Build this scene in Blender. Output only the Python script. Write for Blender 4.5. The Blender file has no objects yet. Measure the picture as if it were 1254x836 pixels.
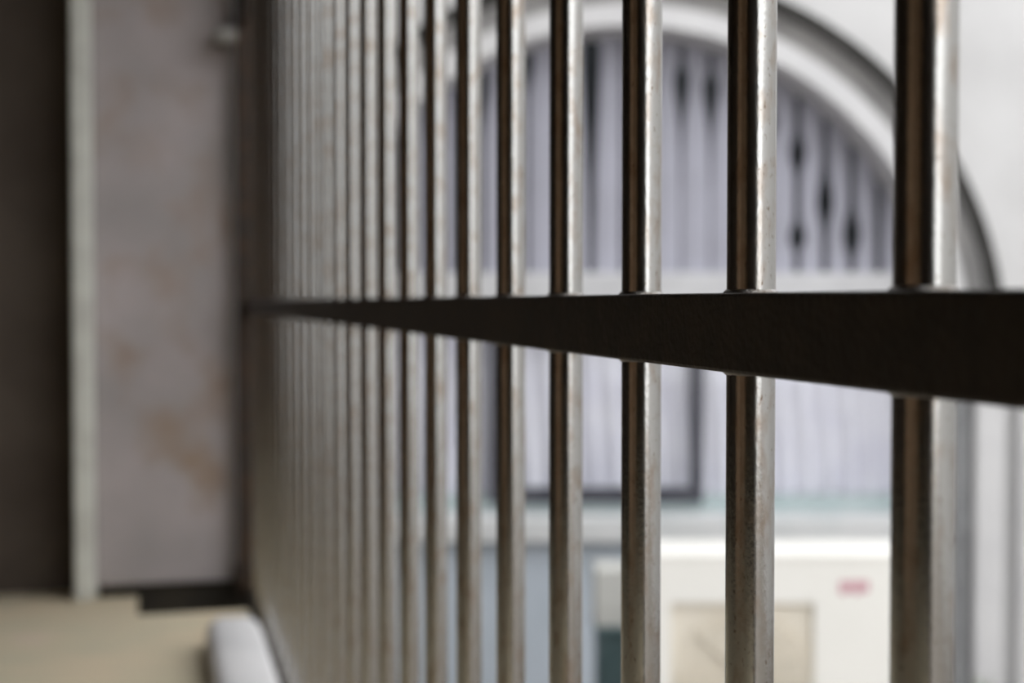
import bpy, bmesh, math, random
from mathutils import Vector, Matrix
random.seed(7)
PI = math.pi
scene = bpy.context.scene
C = scene.collection

# ---------------------------------------------------------------- camera
FPX = 1742.0                       # focal length in pixels of the 1254 px wide frame
EYE = 0.60                         # eye height above the inner floor
PITCH = math.atan(49 / FPX)        # looking slightly down
cam = bpy.data.cameras.new('camera')
cam.sensor_width = 36.0
cam.sensor_fit = 'HORIZONTAL'
cam.lens = FPX * 36.0 / 1254.0
cam.clip_start = 0.02
cam.dof.use_dof = True
cam.dof.focus_distance = 0.50
cam.dof.aperture_fstop = 7.8
cam.dof.aperture_blades = 0
camo = bpy.data.objects.new('camera', cam)
C.objects.link(camo)
camo.location = (0, 0, EYE)
camo.rotation_euler = (PI / 2 - PITCH, 0, 0)
scene.camera = camo

# ---------------------------------------------------------------- light
world = bpy.data.worlds.new('overcast_sky')
scene.world = world
world.use_nodes = True
bgn = world.node_tree.nodes['Background']
bgn.inputs['Color'].default_value = (0.97, 0.98, 1.0, 1)
bgn.inputs['Strength'].default_value = 1.55
scene.view_settings.view_transform = 'Standard'
scene.view_settings.look = 'None'
scene.view_settings.gamma = 1.0
scene.view_settings.exposure = 0.80
scene.view_settings.use_curve_mapping = False

# ---------------------------------------------------------------- helpers
YAW = math.atan((627 - 191.5) / FPX)          # the grille runs away to the left of the view
U = Vector((-math.sin(YAW), math.cos(YAW), 0))   # along the grille
W = Vector((math.cos(YAW), math.sin(YAW), 0))    # out through the grille
DG = 0.1917                                    # grille plane, metres right of the eye
def G(s, d, z):
    return U * s + W * d + Vector((0, 0, z))
GM = Matrix(((U.x, W.x, 0, 0), (U.y, W.y, 0, 0), (0, 0, 1, 0), (0, 0, 0, 1)))   # local (s, d, z) -> world
def at(x, y, Y):
    """world point at depth Y seen in pixel x, y of the photograph"""
    fx, fy = (x - 627) / FPX, (418 - y) / FPX
    fw = math.cos(PITCH) + fy * math.sin(PITCH)
    up = -math.sin(PITCH) + fy * math.cos(PITCH)
    k = Y / fw
    return Vector((fx * k, Y, up * k + EYE))

def obj(name, bm, m, parent=None, smooth=False, mat=None, angle=None):
    me = bpy.data.meshes.new(name)
    bmesh.ops.recalc_face_normals(bm, faces=bm.faces[:])
    bm.to_mesh(me)
    bm.free()
    me.materials.append(m)
    if smooth:
        for p in me.polygons:
            p.use_smooth = True
        if angle:
            me.set_sharp_from_angle(angle=math.radians(angle))
    o = bpy.data.objects.new(name, me)
    C.objects.link(o)
    if parent is not None:
        o.parent = parent
    if mat is not None:
        o.matrix_local = mat
    return o
def empty(name, loc=(0, 0, 0), mat=None):
    o = bpy.data.objects.new(name, None)
    C.objects.link(o)
    o.empty_display_size = 0.1
    if mat is not None:
        o.matrix_world = mat
    else:
        o.location = loc
    return o
def tag(o, label, cat, group=None, kind=None):
    o['label'] = label
    o['category'] = cat
    if group:
        o['group'] = group
    if kind:
        o['kind'] = kind
    return o
def struct(o, label=None):
    o['kind'] = 'structure'
    if label:
        o['label'] = label
    return o
def box(bm, x0, x1, y0, y1, z0, z1, bev=0.0, seg=2):
    r = bmesh.ops.create_cube(bm, size=1.0)
    vs = r['verts']
    bmesh.ops.scale(bm, vec=(x1 - x0, y1 - y0, z1 - z0), verts=vs)
    bmesh.ops.translate(bm, vec=((x0 + x1) / 2, (y0 + y1) / 2, (z0 + z1) / 2), verts=vs)
    if bev > 0:
        es = list({e for v in vs for e in v.link_edges})
        bmesh.ops.bevel(bm, geom=es, offset=bev, segments=seg, profile=0.5, affect='EDGES')
    return bm
def B(*a, **k):
    return box(bmesh.new(), *a, **k)
def cyl(bm, p0, p1, r0, r1=None, n=24, caps=True):
    p0, p1 = Vector(p0), Vector(p1)
    r1 = r0 if r1 is None else r1
    d = p1 - p0
    m = Matrix.Translation((p0 + p1) / 2) @ d.to_track_quat('Z', 'Y').to_matrix().to_4x4()
    bmesh.ops.create_cone(bm, cap_ends=caps, segments=n, radius1=r0, radius2=r1, depth=d.length, matrix=m)
    return bm
def torus(bm, c, R, r, n=32, k=10, M=None, squash=1.0):
    rows = []
    for i in range(n):
        a = 2 * PI * i / n
        row = []
        for j in range(k):
            b = 2 * PI * j / k
            v = Vector(((R + r * math.cos(b)) * math.cos(a), (R + r * math.cos(b)) * math.sin(a), r * squash * math.sin(b)))
            if M is not None:
                v = M @ v
            row.append(bm.verts.new(v + Vector(c)))
        rows.append(row)
    for i in range(n):
        for j in range(k):
            bm.faces.new((rows[i][j], rows[(i + 1) % n][j], rows[(i + 1) % n][(j + 1) % k], rows[i][(j + 1) % k]))
    return bm
def band(pa, pb, y0, y1):
    """solid between two equal-length (x, z) paths, from depth y0 to y1"""
    bm = bmesh.new()
    g = [[bm.verts.new((x, y, z)) for x, z in p] for p in (pa, pb) for y in (y0, y1)]
    a0, a1, b0, b1 = g
    for i in range(len(pa) - 1):
        j = i + 1
        bm.faces.new((a0[i], a0[j], b0[j], b0[i]))
        bm.faces.new((a1[i], b1[i], b1[j], a1[j]))
        bm.faces.new((a0[i], a1[i], a1[j], a0[j]))
        bm.faces.new((b0[i], b0[j], b1[j], b1[i]))
    for i in (0, len(pa) - 1):
        bm.faces.new((a0[i], b0[i], b1[i], a1[i]))
    return bm

# ---------------------------------------------------------------- materials
def mat(name, col, rough=0.7, metal=0.0, col2=None, scale=6.0, detail=5.0, lo=0.4, hi=0.65,
        bump=0.0, bscale=40.0, spec=0.4, col3=None, scale3=20.0, lo3=0.6, hi3=0.75, rough2=None,
        coords='Object', stretch=(1, 1, 1), rnd=False, emit=None):
    m = bpy.data.materials.new(name)
    m.use_nodes = True
    nt = m.node_tree
    N, L = nt.nodes, nt.links
    b = N['Principled BSDF']
    b.inputs['Roughness'].default_value = rough
    b.inputs['Metallic'].default_value = metal
    b.inputs['Specular IOR Level'].default_value = spec
    b.inputs['Base Color'].default_value = (*col, 1)
    tc = N.new('ShaderNodeTexCoord')
    mp = N.new('ShaderNodeMapping')
    mp.inputs['Scale'].default_value = stretch
    L.new(tc.outputs[coords], mp.inputs['Vector'])
    vec = mp.outputs['Vector']
    if rnd:
        oi = N.new('ShaderNodeObjectInfo')
        mu = N.new('ShaderNodeVectorMath')
        mu.operation = 'MULTIPLY_ADD'
        L.new(oi.outputs['Random'], mu.inputs[0])
        mu.inputs[1].default_value = (9.0, 7.0, 5.0)
        L.new(vec, mu.inputs[2])
        vec = mu.outputs['Vector']
    def noise(s, d):
        n = N.new('ShaderNodeTexNoise')
        n.inputs['Scale'].default_value = s
        n.inputs['Detail'].default_value = d
        L.new(vec, n.inputs['Vector'])
        return n.outputs['Fac']
    def ramp(f, a, c):
        r = N.new('ShaderNodeMapRange')
        r.inputs['From Min'].default_value = a
        r.inputs['From Max'].default_value = c
        L.new(f, r.inputs['Value'])
        return r.outputs['Result']
    def mix(f, a, c):
        x = N.new('ShaderNodeMix')
        x.data_type = 'RGBA'
        L.new(f, x.inputs['Factor'])
        for v, s in ((a, x.inputs['A']), (c, x.inputs['B'])):
            if isinstance(v, tuple):
                s.default_value = (*v, 1)
            else:
                L.new(v, s)
        return x.outputs['Result']
    out = col
    if col2:
        f = ramp(noise(scale, detail), lo, hi)
        out = mix(f, out, col2)
        if rough2 is not None:
            r = N.new('ShaderNodeMapRange')
            r.inputs['To Min'].default_value = rough
            r.inputs['To Max'].default_value = rough2
            L.new(f, r.inputs['Value'])
            L.new(r.outputs['Result'], b.inputs['Roughness'])
    if col3:
        out = mix(ramp(noise(scale3, 4.0), lo3, hi3), out, col3)
    if not isinstance(out, tuple):
        L.new(out, b.inputs['Base Color'])
    if bump:
        bp = N.new('ShaderNodeBump')
        bp.inputs['Strength'].default_value = bump
        bp.inputs['Distance'].default_value = 0.004
        L.new(noise(bscale, 4.0), bp.inputs['Height'])
        L.new(bp.outputs['Normal'], b.inputs['Normal'])
    return m

M = {}
M['bar'] = mat('worn steel bar', (0.45, 0.445, 0.425), 0.17, 1.0, (0.345, 0.29, 0.24), 170, 6, 0.48, 0.72,
               bump=0.03, bscale=900, col3=(0.20, 0.15, 0.11), scale3=800, lo3=0.63, hi3=0.74, rough2=0.24,
               stretch=(1, 1, 0.45), rnd=True)
M['rail'] = mat('dark painted steel', (0.024, 0.018, 0.014), 0.55, 0.0, (0.036, 0.026, 0.019), 60, 5, bump=0.15, bscale=300, spec=0.25)
M['weld'] = mat('weld bead steel', (0.26, 0.25, 0.24), 0.35, 1.0, (0.16, 0.14, 0.12), 300, 4, bump=0.3, bscale=500)
M['darksteel'] = mat('dark rusted steel', (0.035, 0.026, 0.02), 0.6, 0.3, (0.06, 0.035, 0.02), 30, 4)
M['bracket'] = mat('greyish zinc bracket', (0.34, 0.33, 0.30), 0.5, 0.4, (0.24, 0.22, 0.20), 40, 4)
M['plaster'] = mat('stained lilac plaster', (0.50, 0.45, 0.45), 0.9, 0, (0.40, 0.37, 0.365), 5, 5, 0.35, 0.65,
                   bump=0.25, bscale=60, col3=(0.37, 0.28, 0.215), scale3=6.5, lo3=0.5, hi3=0.72)
M['trimpaint'] = mat('pale greenish corner paint', (0.74, 0.75, 0.69), 0.6, 0, (0.62, 0.62, 0.57), 14, 4)
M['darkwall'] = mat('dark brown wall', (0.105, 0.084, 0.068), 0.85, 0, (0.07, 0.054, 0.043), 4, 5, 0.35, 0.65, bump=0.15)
M['roomwall'] = mat('dark brown room plaster', (0.06, 0.045, 0.035), 0.9, 0, (0.045, 0.034, 0.027), 3, 4)
M['ceiling'] = mat('dim ceiling', (0.12, 0.105, 0.09), 0.9, 0, (0.09, 0.08, 0.07), 3, 4)
M['floor'] = mat('tan stone floor', (0.66, 0.55, 0.39), 0.75, 0, (0.56, 0.51, 0.37), 5, 4, 0.35, 0.65, bump=0.1, col3=(0.66, 0.54, 0.43), scale3=4)
M['tanwood'] = mat('tan wood', (0.74, 0.49, 0.30), 0.6, 0, (0.30, 0.185, 0.11), 1.3, 5, 0.38, 0.6, stretch=(3, 3, 0.3), rnd=True)
M['kerb'] = mat('pale grey stone', (0.72, 0.71, 0.71), 0.55, 0, (0.62, 0.615, 0.62), 9, 4, bump=0.06)
M['gutter'] = mat('dark brown gutter', (0.03, 0.026, 0.02), 0.8, 0, (0.05, 0.042, 0.03), 12, 4)  # even dark brown for the floor slot and the strip by the bars
M['facade'] = mat('white limewash', (0.62, 0.615, 0.61), 0.9, 0, (0.54, 0.535, 0.53), 2.2, 5, 0.4, 0.7, bump=0.12, bscale=30)
M['wing'] = mat('dull grey render', (0.34, 0.325, 0.30), 0.9, 0, (0.27, 0.25, 0.225), 2, 4)
M['moulding'] = mat('white painted moulding', (0.64, 0.635, 0.635), 0.7, 0, (0.59, 0.585, 0.59), 4, 4)
M['groove'] = mat('render with painted recess shade', (0.36, 0.35, 0.34), 0.9, 0, (0.28, 0.275, 0.27), 5, 4)  # wall plaster with the shade of the recess put into a darker grey
M['hood'] = mat('dark grey hood moulding', (0.035, 0.034, 0.031), 0.8, 0, (0.05, 0.048, 0.045), 8, 4)
M['blind'] = mat('lilac blind fabric', (0.42, 0.42, 0.485), 0.85, 0, (0.38, 0.38, 0.435), 3, 3)
M['curtain'] = mat('pale lilac curtain', (0.79, 0.78, 0.85), 0.85, 0, (0.72, 0.71, 0.80), 4, 3)
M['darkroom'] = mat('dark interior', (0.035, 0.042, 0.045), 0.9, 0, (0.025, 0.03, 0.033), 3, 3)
M['frame'] = mat('white window paint', (0.60, 0.60, 0.61), 0.5, 0, (0.55, 0.55, 0.56), 8, 3)
M['casement'] = mat('dark slate frame', (0.05, 0.05, 0.065), 0.5, 0, (0.07, 0.07, 0.085), 9, 3)
M['teal'] = mat('grey teal paint', (0.40, 0.48, 0.485), 0.5, 0, (0.46, 0.53, 0.535), 5, 3)
M['sill'] = mat('pale stone sill', (0.66, 0.665, 0.665), 0.7, 0, (0.58, 0.60, 0.60), 6, 4)
M['dado'] = mat('pale blue wall paint', (0.56, 0.62, 0.69), 0.75, 0, (0.50, 0.56, 0.62), 3, 4)
M['ground'] = mat('brownish paving', (0.215, 0.19, 0.165), 0.9, 0, (0.165, 0.145, 0.125), 3, 5)
M['ac'] = mat('cream enamel', (0.90, 0.885, 0.83), 0.4, 0, (0.88, 0.865, 0.81), 5, 3)
M['acin'] = mat('beige fan guard', (0.80, 0.745, 0.64), 0.6, 0, (0.77, 0.71, 0.60), 8, 3)
M['fan'] = mat('beige fan plastic', (0.70, 0.65, 0.55), 0.5)
M['logo'] = mat('red maker mark', (0.58, 0.27, 0.33), 0.5, 0, (0.64, 0.36, 0.41), 60, 3)
M['concrete'] = mat('grey concrete', (0.42, 0.41, 0.39), 0.9, 0, (0.34, 0.33, 0.31), 6, 5, bump=0.2)
M['pipe'] = mat('grey drain pipe', (0.27, 0.275, 0.28), 0.5, 0, (0.21, 0.215, 0.22), 6, 4)
M['crate'] = mat('dark teal plastic', (0.05, 0.085, 0.09), 0.5, 0, (0.07, 0.11, 0.115), 8, 3)
M['carton'] = mat('pale grey card', (0.56, 0.56, 0.53), 0.8, 0, (0.50, 0.50, 0.47), 6, 3)
M['leaf'] = mat('green leaf', (0.10, 0.16, 0.05), 0.6, 0, (0.16, 0.22, 0.07), 9, 3)
gl = bpy.data.materials.new('clear pane')
gl.use_nodes = True
nt = gl.node_tree
nt.nodes.remove(nt.nodes['Principled BSDF'])
tr = nt.nodes.new('ShaderNodeBsdfTransparent')
tr.inputs['Color'].default_value = (0.99, 0.995, 0.995, 1)
gs = nt.nodes.new('ShaderNodeBsdfGlossy')
gs.inputs['Roughness'].default_value = 0.03
mx = nt.nodes.new('ShaderNodeMixShader')
mx.inputs[0].default_value = 0.03
nt.links.new(tr.outputs[0], mx.inputs[1])
nt.links.new(gs.outputs[0], mx.inputs[2])
nt.links.new(mx.outputs[0], nt.nodes['Material Output'].inputs['Surface'])
M['glass'] = gl

# ---------------------------------------------------------------- the room behind the grille
S_END = 2.97          # where the grille meets the far pier
D_IN = -2.6           # far side of the room
S_BACK = -2.4
CEIL = 2.5
OUT = -1.3            # level of the yard outside
D_SLOT = -0.04
LINT = 1.75           # underside of the unseen lintel, lowered to darken the top of the pier
WT = 0.12             # wall thickness outside the grille plane
def gbox(name, s0, s1, d0, d1, z0, z1, m, parent=None, bev=0.0):
    return obj(name, B(s0, s1, d0, d1, z0, z1, bev=bev), m, parent, mat=GM.copy() if parent is None else None)

fl = bmesh.new()
box(fl, S_BACK, S_END + 0.20, D_IN, D_SLOT, -0.25, 0.0)
box(fl, S_BACK, S_END - 0.17, D_SLOT, 0.171, -0.25, 0.0)
floor = struct(obj('floor', fl, M['floor'], mat=GM.copy()), 'tan stone floor inside the barred opening')
gt = bmesh.new()
box(gt, S_END - 0.17, S_END + 0.20, D_SLOT, DG + 0.02, -0.25, -0.07)
box(gt, S_BACK, S_END - 0.17, 0.171, DG + 0.02, -0.25, -0.04)
box(gt, S_END + 0.02, S_END + 0.20, -0.115, DG + 0.03, -0.07, 0.025)
tag(struct(obj('floor_gutter', gt, M['gutter'], mat=GM.copy())), 'dark gutter slot at the foot of the stained pier', 'gutter')
struct(gbox('wall_pier', S_END, S_END + 0.55, -0.122, DG - 0.034, 0.025, CEIL, M['plaster'], bev=0.006), 'stained lilac plaster pier at the far end of the bars')
struct(gbox('trim_1', S_END - 0.012, S_END + 0.30, -0.163, -0.122, 0.0, CEIL, M['trimpaint'], bev=0.006), 'pale upright corner strip beside the dark wall')
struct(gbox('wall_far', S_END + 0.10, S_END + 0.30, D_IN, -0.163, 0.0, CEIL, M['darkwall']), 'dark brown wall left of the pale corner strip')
struct(gbox('wall_left', S_BACK, S_END + 0.30, D_IN - 0.2, D_IN, -0.25, CEIL, M['roomwall']))
pk = struct(empty('wall_panelling_added', mat=GM @ Matrix.Translation((-2.2, D_IN, 0))), 'unseen tan plank panelling added on the room wall for the bars to reflect')  # unseen planks, added so the bars mirror a broken warm streak
for k in range(14):
    o = obj('plank', B(0.003, 0.197, 0.0, 0.02 + 0.004 * (k % 3), 0.0, 2.1, bev=0.003), M['tanwood'], pk)
    o.location.x = 0.2 * k
struct(gbox('wall_back', S_BACK - 0.2, S_BACK, D_IN - 0.2, DG + WT, -0.25, CEIL, M['roomwall']))
struct(gbox('ceiling', S_BACK - 0.2, S_END + 0.55, D_IN - 0.2, DG + WT, CEIL, CEIL + 0.2, M['ceiling']))
# outer wall of this building: base below the opening, lintel above, and the stretches at both ends
ow = bmesh.new()
box(ow, S_BACK - 0.2, 6.6, DG + 0.02, DG + WT, OUT, -0.02)
box(ow, -1.6, S_END + 0.03, DG + 0.03, DG + WT, LINT, CEIL)
box(ow, S_BACK, -1.6, DG - 0.03, DG + WT, 0, CEIL)
box(ow, S_END, 6.6, DG + 0.015, DG + 0.05, -0.02, 4.2)
box(ow, S_BACK - 0.2, S_END + 0.03, DG, DG + WT, CEIL + 0.2, 4.2)
struct(obj('wall_right', ow, M['facade'], mat=GM.copy()), 'white outer wall around the barred opening')

struct(gbox('wall_wing', 5.1, 6.62, DG + 0.05, 0.83, OUT, 4.2, M['wing']), 'dull grey brown wing of the building seen between the farthest bars')

# pale kerb with a rounded end just inside the bars
kb = bmesh.new()
k0, k1, kd0, kd1, kh = -1.2, 2.53, 0.078, 0.172, 0.055
prof = []
for i in range(9):
    a = PI * i / 8
    rr = 0.022
    cx = kd1 - rr if a < PI / 2 else kd0 + rr
    prof.append((cx + rr * math.cos(a), kh - rr + rr * math.sin(a)))
prof = [(kd1, 0.0)] + prof + [(kd0, 0.0)]
rows = []
dm = (kd0 + kd1) / 2
for s, sc, zc in [(k0, 1, 1), (k1 - 0.10, 1, 1), (k1 - 0.05, 0.96, 0.99), (k1 - 0.02, 0.82, 0.93), (k1 - 0.005, 0.6, 0.8), (k1, 0.35, 0.55)]:
    rows.append([kb.verts.new((s, dm + (d - dm) * sc, z * zc)) for d, z in prof])
for a, b in zip(rows, rows[1:]):
    for i in range(len(prof) - 1):
        kb.faces.new((a[i], a[i + 1], b[i + 1], b[i]))
    kb.faces.new((a[-1], a[0], b[0], b[-1]))
kb.faces.new(rows[0])
kb.faces.new(rows[-1])
tag(obj('stone_kerb', kb, M['kerb'], smooth=True, angle=50, mat=GM.copy()), 'pale grey stone kerb with rounded end on the tan floor', 'kerb')

# ---------------------------------------------------------------- the grille
PITCH_B = 0.11
S0 = 3.43 * PITCH_B - DG * math.tan(YAW)      # first bar in view
R_B = 0.0081
ZR0, ZR1 = EYE - 0.0232, EYE + 0.0028          # middle rail
grille = empty('window_grille', mat=GM.copy())
tag(grille, 'long grille of round worn steel bars with a flat dark middle rail', 'grille')
obj('rail', B(S0 - 3.6 * PITCH_B, S_END - 0.004, DG - 0.0125, DG + 0.0125, ZR0, ZR1, bev=0.0012), M['rail'], grille)['label'] = 'flat dark steel rail the bars pass through'
obj('bottom_rail', B(S0 - 3.6 * PITCH_B, S_END - 0.004, DG - 0.0125, DG + 0.0125, 0.0, 0.02, bev=0.0012), M['rail'], grille)
obj('top_rail', B(S0 - 3.6 * PITCH_B, S_END - 0.004, DG - 0.0125, DG + 0.0125, LINT - 0.045, LINT - 0.02, bev=0.0012), M['darksteel'], grille)
bar_me = None
weld_me = None
NB = 24
for n in range(-2, NB):
    s = S0 + n * PITCH_B
    if bar_me is None:
        bm = bmesh.new()
        bmesh.ops.create_cone(bm, cap_ends=True, segments=56, radius1=R_B, radius2=R_B, depth=LINT - 0.04)
        bmesh.ops.translate(bm, vec=(0, 0, LINT / 2 - EYE), verts=bm.verts[:])
        b = obj('bar', bm, M['bar'], grille, smooth=True, angle=40)
        bar_me = b.data
        # welds around the bar above and below the rail, swelling onto the rail
        for zz, sg in ((ZR1 - EYE, 1), (ZR0 - EYE, -1)):
            wm = bmesh.new()
            rows = []
            for r, h in ((R_B + 0.0012, -0.0003), (R_B + 0.0009, 0.0005), (R_B + 0.0005, 0.0008), (R_B + 0.00005, 0.0012)):
                rows.append([wm.verts.new(((r + 0.00018 * math.sin(7 * k)) * math.cos(2 * PI * k / 48), (r + 0.00018 * math.sin(7 * k)) * math.sin(2 * PI * k / 48), zz + sg * h)) for k in range(48)])
            for p, q in zip(rows, rows[1:]):
                for k in range(48):
                    wm.faces.new((p[k], p[(k + 1) % 48], q[(k + 1) % 48], q[k]))
            w = obj('weld_bead', wm, M['weld'], b, smooth=True)
            weld_me = (weld_me or []) + [w.data]
    else:
        b = bpy.data.objects.new('bar', bar_me)
        C.objects.link(b)
        b.parent = grille
        if n < 7:
            for wd in weld_me:
                w = bpy.data.objects.new('weld_bead', wd)
                C.objects.link(w)
                w.parent = b
    b.location = (s, DG, EYE)
    b.rotation_euler = (0, 0, 0.0)
ep = obj('end_post', B(S_END - 0.032, S_END - 0.002, DG - 0.034, DG + 0.014, 0.0, LINT, bev=0.001), M['darksteel'], grille)
ep['label'] = 'dark flat end post against the pier'
zb = EYE + (369 - 46) / FPX * 2.85
wb = B(S_END - 0.085, S_END - 0.004, DG - 0.075, DG - 0.034, zb - 0.012, zb + 0.012, bev=0.003)
cyl(wb, (S_END - 0.05, DG - 0.080, zb), (S_END - 0.05, DG - 0.070, zb), 0.008, n=16)
obj('wall_bracket', wb, M['bracket'], grille)['label'] = 'small greyish wall bracket near the top of the end post'
obj('corner_plate', B(S_END - 0.10, S_END - 0.034, DG - 0.020, DG - 0.0127, zb + 0.03, LINT - 0.05, bev=0.001), M['darksteel'], grille)

# ---------------------------------------------------------------- yard and the arched building opposite
gd = B(-14, 26, -20, 24, OUT - 0.2, OUT)
struct(obj('floor_yard', gd, M['ground']), 'brownish paved yard outside the bars')
struct(gbox('wall_yard_added', -15.0, 7.6, 7.5, 7.8, OUT, 3.0, M['facade']), 'unseen white wall added across the yard for the bars to reflect')  # added out of view to soften the brightness mirrored by the bars
FY = 6.5
PX = FY / FPX
ctr = at(765, 427, FY)
CX, CZ = ctr.x, ctr.z
ARC = 48
def arch(r, zb, down=True):
    p = [(CX + r * math.cos(PI * i / ARC), CZ + r * math.sin(PI * i / ARC)) for i in range(ARC + 1)]
    return [(CX + r, zb)] + p + [(CX - r, zb)] if down else p
XL, XR, ZT = -1.42, 9.0, 4.2
R1, R2, R3, R4 = 393 * PX, 419 * PX, 446 * PX, 465 * PX
inner = arch(R3, OUT)
outer = [(XR, OUT)]
for i in range(ARC + 1):
    a = PI * i / ARC
    cx_, sz_ = math.cos(a), math.sin(a)
    ts = []
    if cx_ > 1e-6: ts.append((XR - CX) / cx_)
    if cx_ < -1e-6: ts.append((XL - CX) / cx_)
    if sz_ > 1e-6: ts.append((ZT - CZ) / sz_)
    t = min(ts)
    outer.append((CX + t * cx_, CZ + t * sz_))
outer.append((XL, OUT))
fw = band(inner, outer, FY, FY + 0.35)
box(fw, XL, CX - R3 - 0.4, FY + 0.001, FY + 0.34, CZ + 1.0, ZT)
box(fw, CX + R3 + 0.6, XR, FY + 0.001, FY + 0.34, CZ + 1.0, ZT)
struct(obj('wall_facade', fw, M['facade']), 'white limewashed wall around the arched window')
# moulded surround: recessed groove, white band, dark hood
struct(obj('trim_2', band(arch(R2 - 0.01, OUT), arch(R3, OUT), FY + 0.045, FY + 0.33), M['groove']), 'recessed groove around the white arch band, its shade painted grey')
wbm = band(arch(R1, OUT), arch(R2, OUT), FY - 0.03, FY + 0.32)
struct(obj('trim_3', wbm, M['moulding']), 'broad white band forming the arch')
hm = bmesh.new()
nseg, hk = 64, 10
rows = []
rm, hr = (R3 + R4) / 2 + 0.004, (R4 - R3) / 2
for i in range(nseg + 1):
    a = PI * i / nseg
    rows.append([hm.verts.new((CX + (rm + hr * math.cos(2 * PI * j / hk)) * math.cos(a), FY - 0.012 + hr * 1.2 * math.sin(2 * PI * j / hk), CZ + (rm + hr * math.cos(2 * PI * j / hk)) * math.sin(a))) for j in range(hk)])
for a, b in zip(rows, rows[1:]):
    for j in range(hk):
        hm.faces.new((a[j], a[(j + 1) % hk], b[(j + 1) % hk], b[j]))
hm.faces.new(rows[0])
hm.faces.new(rows[-1])
struct(obj('trim_4', hm, M['hood'], smooth=True, angle=60), 'thin dark hood moulding outside the white arch')
# shallow upright groove line and pilaster to the right of the arch foot
struct(obj('trim_5', B(at(1192, 0, FY).x, at(1229, 0, FY).x, FY - 0.09, FY + 0.01, OUT, CZ - 0.02, bev=0.012), M['moulding']), 'white upright pilaster strip below the arch end')
struct(obj('trim_6', B(at(1246, 0, FY).x, at(1330, 0, FY).x, FY - 0.09, FY + 0.01, OUT, CZ - 0.02, bev=0.012), M['moulding']), 'wide white pilaster at the right edge')

# window inside the arch
win = struct(empty('window_1', (CX, FY + 0.2, OUT)), 'arched window with white transom and dark slate casement')
WP = Vector((-CX, -(FY + 0.2), -OUT))
def wpart(name, bm, m, **k):
    bmesh.ops.translate(bm, vec=WP, verts=bm.verts[:])
    return obj(name, bm, m, win, **k)
WY = FY + 0.22
def X(x, Y=WY): return at(x, 0, Y).x
def Z(y, Y=WY): return at(627, y, Y).z
wpart('transom', B(CX - R1 - 0.005, CX + R1 + 0.005, WY - 0.06, WY + 0.05, Z(384), Z(334), bev=0.01), M['frame'])
wpart('bottom_rail', B(CX - R1 - 0.005, CX + R1 + 0.005, WY - 0.02, WY + 0.05, Z(633), Z(606), bev=0.008), M['teal'])['label'] = 'grey teal bottom rail'
wpart('sill', B(CX - R1 - 0.005, CX + R1 + 0.005, FY - 0.02, WY + 0.05, Z(664, FY), Z(634, FY), bev=0.012), M['sill'])
wpart('dado_panel', B(CX - R1 - 0.005, CX + R1 + 0.005, FY + 0.08, WY + 0.05, OUT, Z(663, FY)), M['dado'])['label'] = 'pale blue panel below the sill'
cs = empty('casement')
cs.parent = win
def cpart(name, bm, m):
    bmesh.ops.translate(bm, vec=WP, verts=bm.verts[:])
    return obj(name, bm, m, cs)
for xa, xb in ((598, 613), (846, 862)):
    cpart('stile', B(X(xa), X(xb), WY - 0.06, WY - 0.022, Z(613), Z(386), bev=0.006), M['casement'])
cpart('lower_bar', B(X(613) + .001, X(846) - .001, WY - 0.06, WY - 0.022, Z(613), Z(595), bev=0.006), M['casement'])
cpart('upper_bar', B(X(613) + .001, X(846) - .001, WY - 0.06, WY - 0.022, Z(400), Z(386), bev=0.006), M['casement'])
wpart('pane', B(X(613) - .002, X(846) + .002, WY - 0.004, WY + 0.004, Z(606), Z(385)), M['glass'])
wpart('pane', B(X(862) + .001, CX + R1 - .002, WY - 0.004, WY + 0.004, Z(606), Z(385)), M['glass'])
wpart('pane', B(CX - R1 + .002, X(598) - .001, WY - 0.004, WY + 0.004, Z(606), Z(385)), M['glass'])
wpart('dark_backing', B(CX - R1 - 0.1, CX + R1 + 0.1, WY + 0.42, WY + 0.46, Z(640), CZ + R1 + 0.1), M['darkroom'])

# pleated curtain behind the lower panes
cu = bmesh.new()
nx, cy = 240, WY + 0.065
xa, xb = CX - R1 - 0.0, CX + R1 + 0.0
def fold(x):
    return 0.016 * math.sin(x * 62) + 0.009 * math.sin(x * 141 + 1.3)
rows = []
for z, k in ((Z(606), 1.25), (Z(540), 1.1), (Z(470), 1.0), (Z(380), 0.85)):
    rows.append([(cu.verts.new((x, cy + k * fold(x + 0.03 * math.sin(3 * z)), z)), cu.verts.new((x, cy + 0.004 + k * fold(x + 0.03 * math.sin(3 * z)), z))) for x in [xa + (xb - xa) * i / nx for i in range(nx + 1)]])
for a, b in zip(rows, rows[1:]):
    for i in range(nx):
        cu.faces.new((a[i][0], a[i + 1][0], b[i + 1][0], b[i][0]))
        cu.faces.new((a[i][1], b[i][1], b[i + 1][1], a[i + 1][1]))
tag(obj('curtain', cu, M['curtain'], smooth=True), 'pale lilac pleated curtain behind the lower window panes', 'curtain')

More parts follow.
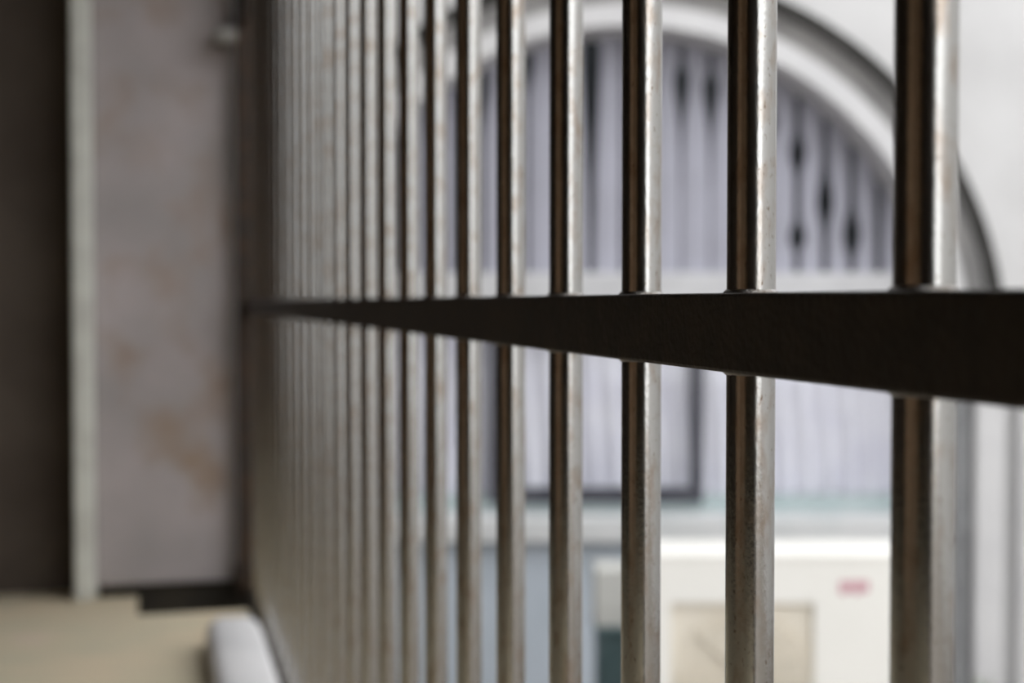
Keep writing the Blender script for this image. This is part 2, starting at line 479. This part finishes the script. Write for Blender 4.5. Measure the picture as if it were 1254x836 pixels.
# vertical fabric slats in the arch above the transom
blind = empty('vertical_blind', (CX, WY + 0.02, Z(334)))
tag(blind, 'lilac vertical blind slats filling the arch above the transom', 'blind')
gaps = [380, 415, 450, 485, 520, 555, 590, 618, 646, 684, 724, 762, 799, 835, 871, 907, 943, 978, 1012, 1045, 1078, 1113, 1150]
blob = {835: [(96, 16, 60, 4.6)], 871: [(106, 16, 60, 4.8)], 978: [(188, 26, 26, 5.0), (291, 20, 16, 5.5)],
        1012: [(248, 42, 36, 5.2)], 1045: [(288, 34, 30, 5.5)], 724: [(62, 30, 190, 6.5)], 646: [(74, 20, 40, 4.5)],
        943: [(150, 25, 30, 5)], 907: [(122, 20, 40, 5)], 590: [(100, 20, 60, 5)], 1113: [(300, 30, 30, 5)]}
SY = WY + 0.03
def hw(g, y):
    base = 3.6 if g in (1012, 1045, 978) else (4.0 if g >= 1078 else 1.8)
    if g in (835, 871):
        base = 3.2 if y < 110 else max(0.6, 3.2 - (y - 110) * 0.02)
    if g == 724:
        base = 3.5
    base += 0.5
    w = base
    for yc, up, dn, a in blob.get(g, []):
        t = (y - yc) / (up if y < yc else dn)
        w = max(w, base + (a + 1.0) * math.exp(-t * t * 2.2))
    return w
smax = R1 + 0.02
for gi in range(len(gaps) - 1):
    g0, g1 = gaps[gi], gaps[gi + 1]
    xm = (X(g0, SY) + X(g1, SY)) / 2
    bm = bmesh.new()
    rows = []
    ys = [0 + 340 * i / 46 for i in range(47)]
    for y in ys:
        xl = X(g0 + hw(g0, y), SY)
        xr = X(g1 - hw(g1, y), SY)
        z = Z(y, SY)
        def lim(x):
            dx = abs(x - CX)
            return CZ + math.sqrt(max(0.0, smax * smax - dx * dx)) if dx < smax else CZ
        row = []
        for k in range(5):
            t = k / 4
            x = xl + (xr - xl) * t
            bow = -0.014 * math.sin(PI * t)
            zz = min(z, max(lim(x), Z(336, SY)))
            row.append((bm.verts.new((x, SY + bow, zz)), bm.verts.new((x, SY + bow + 0.003, zz))))
        rows.append(row)
    n5 = 5
    for a, b in zip(rows, rows[1:]):
        for k in range(n5 - 1):
            bm.faces.new((a[k][0], a[k + 1][0], b[k + 1][0], b[k][0]))
            bm.faces.new((a[k][1], b[k][1], b[k + 1][1], a[k + 1][1]))
        bm.faces.new((a[0][0], b[0][0], b[0][1], a[0][1]))
        bm.faces.new((a[-1][0], a[-1][1], b[-1][1], b[-1][0]))
    bmesh.ops.remove_doubles(bm, verts=bm.verts[:], dist=0.0002)
    bmesh.ops.translate(bm, vec=-Vector(blind.location), verts=bm.verts[:])
    if len(bm.faces) > 4:
        obj('slat', bm, M['blind'], blind, smooth=True, angle=50)

# ---------------------------------------------------------------- things in the yard
AY = 4.2
def A(x, y, Y=AY):
    return at(x, y, Y)
ax0, ax1 = A(797, 0).x, A(1134, 0).x
az1 = A(0, 676).z
az0 = az1 - 0.68
ac = empty('air_conditioner', ((ax0 + ax1) / 2, AY + 0.15, az0))
tag(ac, 'cream outdoor air conditioner with fan guard and red mark', 'air conditioner')
AO = -Vector(ac.location)
def apart(name, bm, m, par=ac, **k):
    bmesh.ops.translate(bm, vec=AO, verts=bm.verts[:])
    return obj(name, bm, m, par, **k)
fx0, fx1 = A(824, 0).x, A(1002, 0).x
fz1 = A(0, 738).z
fz0 = fz1 - (fx1 - fx0) - 0.02
bd = bmesh.new()
box(bd, ax0, ax1, AY + 0.03, AY + 0.22, az0, az1 - 0.012, bev=0.012)
apart('body', bd, M['ac'])
fp = bmesh.new()      # front panel, four borders around the fan opening
for q in ((ax0, fx0, az0, az1 - 0.012), (fx1, ax1, az0, az1 - 0.012), (fx0, fx1, fz1, az1 - 0.012), (fx0, fx1, az0, fz0)):
    box(fp, q[0], q[1], AY, AY + 0.03, q[2], q[3])
apart('front_panel', fp, M['ac'])
apart('lid', B(ax0 - 0.006, ax1 + 0.006, AY - 0.003, AY + 0.223, az1 - 0.03, az1, bev=0.012, seg=3), M['ac'])
fcx, fcz, fr_ = (fx0 + fx1) / 2, (fz0 + fz1) / 2, (fx1 - fx0) / 2
apart('fan_recess', B(fx0, fx1, AY + 0.022, AY + 0.029, fz0, fz1), M['acin'])
gm = bmesh.new()
RX = Matrix.Rotation(PI / 2, 4, 'X')
for k in range(1, 9):
    torus(gm, (fcx, AY + 0.006, fcz), fr_ * k / 8.6, 0.0022, n=40, k=6, M=RX)
for k in range(8):
    a = 2 * PI * k / 8
    cyl(gm, (fcx + 0.02 * math.cos(a), AY + 0.008, fcz + 0.02 * math.sin(a)), (fcx + fr_ * 0.98 * math.cos(a), AY + 0.008, fcz + fr_ * 0.98 * math.sin(a)), 0.003, n=6)
gd_ = apart('fan_guard', gm, M['acin'], smooth=True)
fb = bmesh.new()
cyl(fb, (fcx, AY + 0.012, fcz), (fcx, AY + 0.022, fcz), 0.035, n=24)
for k in range(3):
    a = 2 * PI * k / 3
    vs = []
    for rr_, da in ((0.03, -0.25), (0.17, -0.45), (0.18, 0.35), (0.03, 0.3)):
        for yy in (AY + 0.014, AY + 0.018):
            vs.append(fb.verts.new((fcx + rr_ * math.cos(a + da), yy, fcz + rr_ * math.sin(a + da))))
    f, bk = vs[0::2], vs[1::2]
    fb.faces.new(f)
    fb.faces.new(bk[::-1])
    for i in range(4):
        fb.faces.new((f[i], bk[i], bk[(i + 1) % 4], f[(i + 1) % 4]))
apart('fan', fb, M['fan'])
lg = bmesh.new()
lx0, lx1, lz0, lz1 = A(1033, 0).x, A(1070, 0).x, A(0, 727).z, A(0, 711).z
for k in range(4):
    u = (lx1 - lx0) / 4
    box(lg, lx0 + k * u, lx0 + k * u + u * 0.82, AY - 0.002, AY + 0.001, lz0 + (0.006 if k % 2 else 0), lz1)
apart('maker_mark', lg, M['logo'])['label'] = 'small blurred red mark on the right of the casing'
for xx in (ax0 + 0.08, ax1 - 0.14):
    apart('foot', B(xx, xx + 0.06, AY + 0.02, AY + 0.20, az0 - 0.04, az0 + 0.002), M['darksteel'])
tag(obj('concrete_plinth', B(ax0 - 0.05, ax1 + 0.05, AY - 0.03, AY + 0.28, OUT, az0 - 0.04, bev=0.01), M['concrete']), 'grey concrete plinth under the cream air conditioner', 'plinth')

# dark teal crate with a pale carton on it, left of the air conditioner
CY = 5.2
c0, c1 = A(734, 0, CY).x, A(806, 0, CY).x
ct = A(0, 768, CY).z
crate = empty('storage_crate', ((c0 + c1) / 2, CY + 0.12, OUT))
tag(crate, 'dark teal crate standing left of the air conditioner', 'crate')
cb = bmesh.new()
box(cb, c0, c1, CY, CY + 0.24, OUT, ct - 0.03, bev=0.008)
bmesh.ops.translate(cb, vec=-Vector(crate.location), verts=cb.verts[:])
obj('body', cb, M['crate'], crate)
cb = bmesh.new()
box(cb, c0 - 0.012, c1 + 0.012, CY - 0.012, CY + 0.252, ct - 0.03, ct, bev=0.006)
bmesh.ops.translate(cb, vec=-Vector(crate.location), verts=cb.verts[:])
obj('rim', cb, M['crate'], crate)
k0x, k1x, kt = A(731, 0, CY).x, A(800, 0, CY).x, A(0, 700, CY).z
carton = empty('carton', ((k0x + k1x) / 2, CY + 0.11, ct))
tag(carton, 'pale grey carton on top of the dark teal crate', 'box')
cb = B(k0x, k1x, CY + 0.01, CY + 0.22, ct, kt, bev=0.004)
bmesh.ops.translate(cb, vec=-Vector(carton.location), verts=cb.verts[:])
obj('body', cb, M['carton'], carton)
cb = bmesh.new()
for sgn in (-1, 1):
    xc = (k0x + k1x) / 2
    box(cb, xc + (0.002 if sgn > 0 else -(k1x - k0x) / 2 + 0.004), xc + ((k1x - k0x) / 2 - 0.004 if sgn > 0 else -0.002), CY + 0.012, CY + 0.218, kt, kt + 0.004)
bmesh.ops.translate(cb, vec=-Vector(carton.location), verts=cb.verts[:])
obj('flap', cb, M['carton'], carton)

# drain pipe by the right foot of the arch
PY = FY - 0.10
px_, pr = A(1180, 0, PY).x, 0.034
pipe = empty('drain_pipe', (px_, PY, OUT))
tag(pipe, 'grey upright drain pipe beside the right foot of the arch', 'pipe')
pb = cyl(bmesh.new(), (0, 0, 0), (0, 0, Z(400, PY) - OUT), pr, n=24)
obj('tube', pb, M['pipe'], pipe, smooth=True, angle=40)
for yc in (640, 470):
    zc = Z(yc, PY) - OUT
    pc = cyl(bmesh.new(), (0, 0, zc - 0.05), (0, 0, zc + 0.05), pr + 0.008, n=24)
    col = obj('collar', pc, M['pipe'], pipe, smooth=True, angle=40)
    cl = B(-0.045, 0.045, 0.02, 0.075, zc - 0.10, zc - 0.065, bev=0.003)
    obj('clip', cl, M['casement'], pipe)
# weeds at the foot of the pipe
wz = OUT
pl = empty('weed', (px_ + 0.03, PY - 0.24, wz))
tag(pl, 'small green weed growing at the foot of the drain pipe', 'plant')
for k in range(14):
    a = random.uniform(0, 2 * PI)
    ln = random.uniform(0.14, 0.30)
    tilt = random.uniform(0.1, 0.6)
    bm = bmesh.new()
    pts = []
    for i in range(5):
        t = i / 4
        r = ln * tilt * t * t * 0.8
        wd = 0.014 * math.sin(PI * (0.12 + 0.88 * t)) + 0.001
        c = Vector((r * math.cos(a), r * math.sin(a), ln * t))
        sd = Vector((-math.sin(a), math.cos(a), 0)) * wd
        pts.append((bm.verts.new(c - sd), bm.verts.new(c + Vector((0, 0, -0.003))), bm.verts.new(c + sd)))
    for p, q in zip(pts, pts[1:]):
        bm.faces.new((p[0], p[1], q[1], q[0]))
        bm.faces.new((p[1], p[2], q[2], q[1]))
    obj('leaf', bm, M['leaf'], pl, smooth=True)
